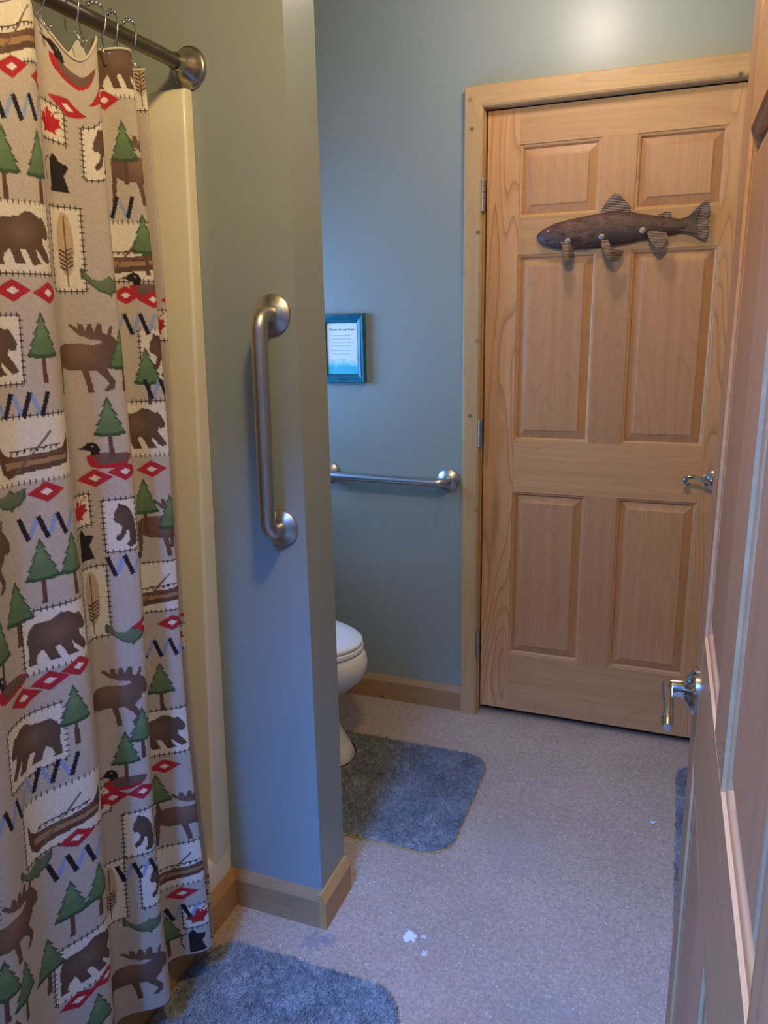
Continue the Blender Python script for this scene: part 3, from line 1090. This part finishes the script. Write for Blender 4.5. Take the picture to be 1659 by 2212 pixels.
# white liner hanging inside the printed curtain
lt = np.linspace(0, CLEN, 220)
lz = np.linspace(0.20, 1.872, 60)
LT, LZ = np.meshgrid(lt, lz)
lx, ly, lzz = cloth_xyz(LT.ravel(), LZ.ravel())
lx = -0.330 - 0.10 * np.clip((1.872 - LZ.ravel()) / 1.67, 0, 1) + 0.004 * np.sin(ly * 60)
lzz = LZ.ravel() - 0.030 * np.clip((LZ.ravel() - 1.6) / .27, 0, 1) ** 2 * (np.sin((ly + 1.335) * 2 * PI / 0.16) ** 2)
ly = ly * 1.0 + 0.0 - 0.01
li = np.arange(220 * 60).reshape(60, 220)
LF = np.stack([li[:-1, :-1], li[:-1, 1:], li[1:, 1:], li[1:, :-1]], -1).reshape(-1, 4)
lo_ = tag(empty('shower_liner', (-0.392, -1.6, 0.2)), 'plain white shower liner hanging behind the printed curtain', 'shower liner')
ll = obj('sheet', mesh_np('sheet', np.stack([lx, ly, lzz], 1), LF), M['liner'], lo_, True)
ll.location = (0.392, 1.6, -0.2)


# ------------------------------------------------------------------ grab bars
def grab_bar(name, a, b, nrm, proj, rad, m, label, rose):
    """a, b: wall points; nrm: outward"""
    a, b, nrm = Vector(a), Vector(b), Vector(nrm)
    root = tag(empty(name, a), label, 'grab bar')
    d = (b - a).normalized()
    L = (b - a).length
    rb = 0.030
    pts = [nrm * 0.004, nrm * (proj - rb) * 0.6]
    for k in range(11):
        t = k / 10 * PI / 2
        pts.append(nrm * (proj - rb + rb * math.sin(t)) + d * (rb - rb * math.cos(t)))
    n = 6
    for k in range(1, n):
        pts.append(nrm * proj + d * (rb + (L - 2 * rb) * k / n))
    for k in range(11):
        t = k / 10 * PI / 2
        pts.append(nrm * (proj - rb + rb * math.cos(t)) + d * (L - rb + rb * math.sin(t)))
    pts += [nrm * (proj - rb) * 0.6 + d * L, nrm * 0.004 + d * L]
    obj('rail', tube(bmesh.new(), pts, rad, 28), m, root, True, 60)
    for c in (Vector((0, 0, 0)), d * L):
        bm = bmesh.new()
        lathe(bm, [(0, rose), (0.0035, rose), (0.006, rose * 0.975), (0.0085, rose * 0.90), (0.0145, rose * 0.62), (0.0165, rose * 0.5), (0.0175, rad * 1.02)], c, nrm, 48)
        obj('flange', bm, m, root, True, 28)
    return root


grab_bar('grab_bar', (-0.160, YW, 1.443), (-0.166, YW, 0.998), (0, -1, 0), 0.060, 0.0165, M['steel_z'],
         'upright brushed steel grab bar on the partition beside the shower', 0.0400)
grab_bar('grab_bar', (-0.122, 0, 0.878), (-0.582, 0, 0.884), (0, -1, 0), 0.060, 0.0155, M['steel_x'],
         'horizontal brushed steel grab bar on the wall beside the toilet', 0.0400)

# ------------------------------------------------------------------ framed note
pf = tag(empty('picture_frame', (-0.512, 0, 1.3325)), 'small distressed teal frame holding a printed note above the toilet', 'picture frame')
FW2, FH2, FB = 0.089, 0.1185, 0.031
fp = [(0.0, 0.0), (0.0, -0.019), (0.003, -0.022), (0.007, -0.0215), (0.009, -0.018), (0.012, -0.0175), (0.0145, -0.019), (0.024, -0.0145), (0.0265, -0.013), (0.029, -0.0085), (FB, -0.008), (FB, 0.0)]
bm = bmesh.new()
loft(bm, [[(-FW2 + i, y, -FH2 + i), (FW2 - i, y, -FH2 + i), (FW2 - i, y, FH2 - i), (-FW2 + i, y, FH2 - i)] for i, y in fp], cap=False)
obj('moulding', bm, M['frame'], pf)


def mat_note():
    t = NT('printed_note')
    v = t.coords()
    sp = t.n('ShaderNodeSeparateXYZ')
    t.l(v, sp.inputs[0])
    n = t.noise(v, 60, 3)
    zz = t.math('ADD', sp.outputs[2], t.math('MULTIPLY', t.math('SUBTRACT', n, 0.5), 0.03))
    f = t.ramp(t.math('ADD', t.math('MULTIPLY', zz, 8.0), 0.5), [(0.0, lin(80, 190, 205)), (0.04, lin(110, 205, 214)), (0.20, lin(232, 236, 240)), (1.0, lin(236, 238, 242))])
    t.set(f, 0.35)
    return t.m


M['note'] = mat_note()
note = obj('note', BX(-FW2 + FB - .002, FW2 - FB + .002, -0.006, -0.003, -FH2 + FB - .002, FH2 - FB + .002), M['note'], pf)
M['ink'] = mat_plain('grey_ink', lin(96, 108, 130), 0.6)
M['ink_pale'] = mat_plain('pale_ink', lin(176, 186, 202), 0.6)


def text(body, size, loc, rot, m, parent, name='lettering', ext=0.0002):
    cu = bpy.data.curves.new(name, 'FONT')
    cu.body = body
    cu.size = size
    cu.align_x = 'CENTER'
    cu.align_y = 'CENTER'
    cu.extrude = ext
    cu.resolution_u = 3
    tmp = bpy.data.objects.new(name, cu)
    COL.objects.link(tmp)
    dg = bpy.context.evaluated_depsgraph_get()
    me = bpy.data.meshes.new_from_object(tmp.evaluated_get(dg))
    bpy.data.objects.remove(tmp)
    me.materials.clear()
    me.materials.append(m)
    o = bpy.data.objects.new(name, me)
    COL.objects.link(o)
    o.location = loc
    o.rotation_euler = rot
    o.parent = parent
    return o


text('Please do not flush', 0.0125, (0.0, -0.0063, 0.066), (PI / 2, 0, 0), M['ink'], note)
bm = bmesh.new()
rr = random.Random(3)
for i, z in enumerate((0.046, 0.034, 0.022, 0.010, -0.006, -0.018, -0.036)):
    x = -0.043 + rr.random() * 0.006
    xe = 0.043 - rr.random() * 0.012 if i < 6 else 0.012
    x = x if i < 6 else -0.014
    while x < xe:
        w = rr.uniform(0.005, 0.012)
        box(bm, x, min(x + w, xe + .002), -0.00625, -0.0060, z - 0.0012, z + 0.0012)
        x += w + 0.002
o = obj('faint_lines', bm, M['ink_pale'], note)

# ------------------------------------------------------------------ metal fish on the door
FY = REC
fish = tag(empty('fish_plaque', (0.40, FY, 1.67)), 'brown metal trout wall ornament hung on the closed pine door', 'wall ornament')


def fx(x): return (x - 0.40) * 0.965 - 0.004
def fz(z): return (z - 1.67) * 1.06


top = [(0.158, 1.6755), (0.164, 1.683), (0.180, 1.693), (0.215, 1.707), (0.26, 1.7155), (0.31, 1.722), (0.36, 1.728), (0.40, 1.731), (0.44, 1.7275), (0.48, 1.719), (0.52, 1.712), (0.555, 1.706), (0.59, 1.700), (0.612, 1.700)]
bot = [(0.158, 1.6705), (0.164, 1.661), (0.180, 1.648), (0.215, 1.637), (0.26, 1.631), (0.31, 1.631), (0.36, 1.634), (0.40, 1.637), (0.44, 1.641), (0.48, 1.648), (0.52, 1.651), (0.555, 1.656), (0.59, 1.662), (0.612, 1.663)]
bm = bmesh.new()
rings = []
for (x, zt_), (_, zb) in zip(top, bot):
    c, h = (zt_ + zb) / 2, (zt_ - zb) / 2
    dep = min(0.030, h * 0.75)
    r = []
    for k in range(20):
        a = 2 * PI * k / 20
        y = -0.008 - dep * max(0.0, math.sin(a)) if math.sin(a) > 0 else -0.006
        r.append((fx(x), y, fz(c + h * math.cos(a))))
    rings.append(r)
loft(bm, rings)
obj('body', bm, M['fish'], fish, True, 60)


def fin(name, outline, bulge, mat=None, th=0.0025, parent=None):
    """outline: (x, z) list; bulge(x, z) -> y"""
    bm = bmesh.new()
    n = len(outline)
    c = (sum(p[0] for p in outline) / n, sum(p[1] for p in outline) / n)
    fr, bk = [], []
    for s in (1.0, 0.66, 0.33):
        fr.append([bm.verts.new((fx(c[0] + (x - c[0]) * s), bulge(c[0] + (x - c[0]) * s, c[1] + (z - c[1]) * s), fz(c[1] + (z - c[1]) * s))) for x, z in outline])
        bk.append([bm.verts.new(v.co + Vector((0, th, 0))) for v in fr[-1]])
    fc = bm.verts.new((fx(c[0]), bulge(*c), fz(c[1])))
    bc = bm.verts.new(fc.co + Vector((0, th, 0)))
    for lay, cc in ((fr, fc), (bk, bc)):
        for a, b in zip(lay, lay[1:]):
            for k in range(n):
                bm.faces.new((a[k], a[(k + 1) % n], b[(k + 1) % n], b[k]))
        for k in range(n):
            bm.faces.new((lay[-1][k], lay[-1][(k + 1) % n], cc))
    for k in range(n):
        bm.faces.new((fr[0][k], fr[0][(k + 1) % n], bk[0][(k + 1) % n], bk[0][k]))
    return obj(name, bm, mat or M['fin'], parent or fish, True, 40)


fin('dorsal_fin', [(0.352, 1.722), (0.362, 1.742), (0.378, 1.764), (0.390, 1.775), (0.400, 1.777), (0.412, 1.772), (0.430, 1.756), (0.446, 1.739), (0.446, 1.728), (0.40, 1.722)],
    lambda x, z: -0.010 - 0.10 * (z - 1.725))
fin('adipose_fin', [(0.515, 1.705), (0.530, 1.714), (0.548, 1.719), (0.566, 1.717), (0.568, 1.711), (0.562, 1.707), (0.563, 1.700), (0.54, 1.700)], lambda x, z: -0.011)
fin('tail_fin', [(0.595, 1.697), (0.612, 1.703), (0.632, 1.720), (0.650, 1.735), (0.662, 1.740), (0.672, 1.735), (0.674, 1.718), (0.670, 1.698), (0.672, 1.680), (0.674, 1.662),
                 (0.670, 1.646), (0.662, 1.642), (0.648, 1.648), (0.630, 1.658), (0.612, 1.665), (0.595, 1.669)],
    lambda x, z: -0.014 - 0.10 * max(0, x - 0.60) - 0.06 * abs(z - 1.69))
fin('tail_base', [(0.592, 1.698), (0.612, 1.702), (0.640, 1.718), (0.648, 1.722), (0.640, 1.700), (0.638, 1.690), (0.640, 1.675), (0.646, 1.655), (0.636, 1.658), (0.612, 1.664), (0.592, 1.667)],
    lambda x, z: -0.018 - 0.10 * max(0, x - 0.60) - 0.06 * abs(z - 1.69), M['fish'])
fin('pectoral_fin', [(0.238, 1.652), (0.262, 1.655), (0.276, 1.640), (0.284, 1.620), (0.286, 1.604), (0.278, 1.596), (0.266, 1.597), (0.256, 1.606), (0.250, 1.622), (0.246, 1.640)],
    lambda x, z: -0.032 - 0.030 * math.sin(min(1, max(0, (1.655 - z) / 0.058)) * PI / 2) + 0.9 * max(0, x - 0.268))
fin('pelvic_fin', [(0.362, 1.655), (0.384, 1.655), (0.392, 1.640), (0.404, 1.626), (0.420, 1.622), (0.434, 1.620), (0.432, 1.604), (0.420, 1.592), (0.404, 1.590), (0.390, 1.600), (0.378, 1.616), (0.368, 1.636)],
    lambda x, z: -0.030 - 0.040 * math.sin(min(1, max(0, (1.655 - z) / 0.060)) * PI / 2) + 0.6 * max(0, x - 0.395))
fin('anal_fin', [(0.500, 1.672), (0.522, 1.672), (0.540, 1.664), (0.556, 1.664), (0.562, 1.650), (0.556, 1.634), (0.544, 1.620), (0.534, 1.618), (0.522, 1.630), (0.510, 1.644), (0.502, 1.658)],
    lambda x, z: -0.026 - 0.030 * math.sin(min(1, max(0, (1.672 - z) / 0.05)) * PI / 2))
for x, z in ((0.262, 1.655), (0.366, 1.662), (0.487, 1.672)):
    bm = bmesh.new()
    lathe(bm, [(0, 0.010), (0.004, 0.0095), (0.007, 0.006), (0.008, 0.0)], (fx(x), -0.031, fz(z)), (0, -1, 0), 16)
    obj('stud', bm, M['stud'], fish, True, 40)
bm = bmesh.new()
bmesh.ops.create_uvsphere(bm, u_segments=14, v_segments=8, radius=0.0055, matrix=Matrix.Translation((fx(0.198), -0.023, fz(1.684))))
obj('eye', bm, M['stud'], fish, True)
bm = bmesh.new()
tube(bm, curve([(fx(0.164), -0.012, fz(1.668)), (fx(0.180), -0.020, fz(1.664)), (fx(0.196), -0.028, fz(1.659))], 6), 0.0016, 8)
obj('mouth', bm, M['fish'], fish, True)

# ------------------------------------------------------------------ toilet (faces +x, tank at the left wall)
TY = -0.455
toi = tag(empty('toilet', (-0.75, TY, 0)), 'white toilet with closed lid, half hidden behind the partition wall', 'toilet')


def egg(xf, xb, hw, z, n=40, p=2.0):
    """oval with front at xf, back at xb; widest point 40 % from the back"""
    xm = xb + (xf - xb) * 0.42
    r = []
    for k in range(n):
        a = 2 * PI * k / n
        c, s = math.cos(a), math.sin(a)
        ex = (abs(c) ** (2 / p)) * (1 if c > 0 else -1)
        ey = (abs(s) ** (2 / p)) * (1 if s > 0 else -1)
        r.append((xm + ex * ((xf - xm) if c > 0 else (xm - xb)) + 0.75, ey * hw, z))
    return r


bm = bmesh.new()
loft(bm, [egg(-0.322, -0.93, 0.118, 0.0, p=2.6), egg(-0.318, -0.93, 0.120, 0.012, p=2.6), egg(-0.330, -0.93, 0.116, 0.04, p=2.5), egg(-0.362, -0.93, 0.104, 0.10, p=2.3),
          egg(-0.392, -0.93, 0.098, 0.16, p=2.2), egg(-0.392, -0.93, 0.105, 0.20), egg(-0.362, -0.93, 0.126, 0.235), egg(-0.318, -0.93, 0.150, 0.265),
          egg(-0.282, -0.93, 0.170, 0.300), egg(-0.266, -0.93, 0.180, 0.335), egg(-0.264, -0.93, 0.183, 0.360), egg(-0.272, -0.93, 0.182, 0.385), egg(-0.282, -0.93, 0.176, 0.392)])
obj('bowl', bm, M['ceramic'], toi, True, 60)
bm = bmesh.new()
loft(bm, [egg(-0.284, -0.80, 0.176, 0.394), egg(-0.279, -0.80, 0.181, 0.398), egg(-0.279, -0.80, 0.181, 0.408), egg(-0.284, -0.80, 0.176, 0.412)])
obj('seat', bm, M['lid'], toi, True, 40)
bm = bmesh.new()
loft(bm, [egg(-0.288, -0.80, 0.174, 0.414), egg(-0.282, -0.80, 0.179, 0.418), egg(-0.282, -0.80, 0.179, 0.425), egg(-0.290, -0.80, 0.171, 0.431), egg(-0.33, -0.78, 0.14, 0.4335)])
obj('lid', bm, M['lid'], toi, True, 40)
obj('tank', BX(-1.185 + .75, -0.985 + .75, -0.23, 0.23, 0.39, 0.74, bev=0.02, seg=3), M['ceramic'], toi, True, 50)
obj('tank_lid', BX(-1.19 + .75, -0.975 + .75, -0.24, 0.24, 0.742, 0.775, bev=0.01, seg=3), M['ceramic'], toi, True, 50)
obj('bowl_shelf', BX(-1.15 + .75, -0.86 + .75, -0.115, 0.115, 0.30, 0.393, bev=0.02, seg=2), M['ceramic'], toi, True, 50)

# ------------------------------------------------------------------ rugs
def rug(name, poly, seed, label, dens=190000, h=0.0155):
    poly = [tuple(p) for p in poly]
    rng = np.random.default_rng(seed)
    n = len(poly)
    cx = sum(p[0] for p in poly) / n
    cy = sum(p[1] for p in poly) / n
    root = tag(empty(name, (cx, cy, 0)), label, 'bath rug', 'blue-grey bath rugs on the floor')

    def off(d):
        out = []
        for i in range(n):
            a, b, c = Vector(poly[i - 1]), Vector(poly[i]), Vector(poly[(i + 1) % n])
            e = (c - a).normalized()
            out.append((b.x + e.y * d - cx, b.y - e.x * d - cy))
        return out
    area = 0.5 * sum(poly[i][0] * poly[(i + 1) % n][1] - poly[(i + 1) % n][0] * poly[i][1] for i in range(n))
    sg = 1 if area > 0 else -1
    bm = bmesh.new()
    prism(bm, off(0.0025 * sg), 0.0, 0.004, lambda u, v, w: (u, v, w))  # thin sheet added past the pile to imitate the yellow edge fringe
    bmesh.ops.triangulate(bm, faces=[f for f in bm.faces if len(f.verts) > 4])
    obj('fringe_rim', bm, M['fringe_rim'], root)
    bm = bmesh.new()
    prism(bm, off(-0.001 * sg), 0.004, 0.0075, lambda u, v, w: (u, v, w))
    bmesh.ops.triangulate(bm, faces=[f for f in bm.faces if len(f.verts) > 4])
    obj('weave', bm, M['rug'], root)
    # pile: thin upright tufts
    P = np.array(poly)
    lo, hi = P.min(0), P.max(0)
    cnt = int(dens * (hi[0] - lo[0]) * (hi[1] - lo[1]))
    Q = lo + rng.random((cnt, 2)) * (hi - lo)
    Q = Q[inside(Q, poly)]
    k = len(Q)
    ang = rng.random(k) * 2 * PI
    w = rng.uniform(0.0006, 0.0012, k)
    # clumped lean and height
    ph = np.sin(Q[:, 0] * 47 + seed) * np.cos(Q[:, 1] * 53 + seed * 2) + 0.6 * np.sin(Q[:, 0] * 131) * np.cos(Q[:, 1] * 117)
    hh = h * (0.85 + 0.10 * ph + rng.uniform(-0.2, 0.2, k))
    lx = 0.004 * np.cos(ph * 2.2) + rng.normal(0, 0.003, k)
    ly = 0.004 * np.sin(ph * 2.2) + rng.normal(0, 0.003, k)
    ox, oy = Q[:, 0] - cx, Q[:, 1] - cy
    dx, dy = np.cos(ang) * w, np.sin(ang) * w
    z0 = np.full(k, 0.0045)
    V = np.stack([np.stack([ox - dx, oy - dy, z0], 1), np.stack([ox + dx, oy + dy, z0], 1),
                  np.stack([ox + dx * .8 + lx * .5, oy + dy * .8 + ly * .5, hh * .65], 1),
                  np.stack([ox + lx, oy + ly, hh], 1),
                  np.stack([ox - dx * .8 + lx * .5, oy - dy * .8 + ly * .5, hh * .65], 1)], 1).reshape(-1, 3)
    b = np.arange(k)[:, None] * 5
    F = np.concatenate([b + np.array([0, 1, 2]), b + np.array([0, 2, 4]), b + np.array([4, 2, 3])])
    o = obj('pile', mesh_np('pile', V, F), M['rug'], root)
    o['kind'] = 'stuff'
    return root


def rounded(x0, x1, y0, y1, r, n=8, notch=None):
    pts = []
    for cx, cy, a0 in ((x1 - r, y1 - r, 0), (x0 + r, y1 - r, PI / 2), (x0 + r, y0 + r, PI), (x1 - r, y0 + r, 1.5 * PI)):
        if notch and a0 == PI:
            X, ya, yb, rn = notch
            pts.append((x0, yb))
            for k in range(n + 1):
                a = PI / 2 - PI * k / n
                pts.append((X - (yb - ya) / 2 + (yb - ya) / 2 * math.cos(a), (ya + yb) / 2 + (yb - ya) / 2 * math.sin(a)))
            pts.append((x0, ya))
        for k in range(n + 1):
            a = a0 + PI / 2 * k / n
            pts.append((cx + r * math.cos(a), cy + r * math.sin(a)))
    return pts


rug('bath_rug', rounded(-0.55, 0.112, -0.815, -0.300, 0.085, notch=(-0.316, -0.577, -0.333, .1)), 1,
    'blue-grey contour bath rug curving round the foot of the toilet')
rug('bath_rug', rounded(-0.334, 0.158, -2.05, -1.262, 0.09), 2, 'blue-grey bath rug under the shower curtain, in the foreground')
rug('bath_rug', rounded(0.690, 1.25, -0.955, -0.145, 0.06), 3, 'blue-grey bath rug showing as a sliver beside the open door')

# ------------------------------------------------------------------ paper scrap on the floor
bm = bmesh.new()
sc = [(-0.008, -0.004), (-0.002, -0.005), (0.004, -0.003), (0.008, 0.002), (0.005, 0.005), (-0.003, 0.002)]
A = [bm.verts.new((x, y, 0.0006 + abs(x) * 0.5)) for x, y in sc]
B = [bm.verts.new((x, y, 0.0014 + abs(x) * 0.5)) for x, y in sc]
for i in range(6):
    bm.faces.new((A[i], A[(i + 1) % 6], B[(i + 1) % 6], B[i]))
bm.faces.new(A[::-1])
bm.faces.new(B)
o = tag(obj('paper_scrap', bm, M['lid']), 'tiny curled white scrap lying on the floor before the closed door', 'scrap')
o.location = (0.63, -0.469, 0)
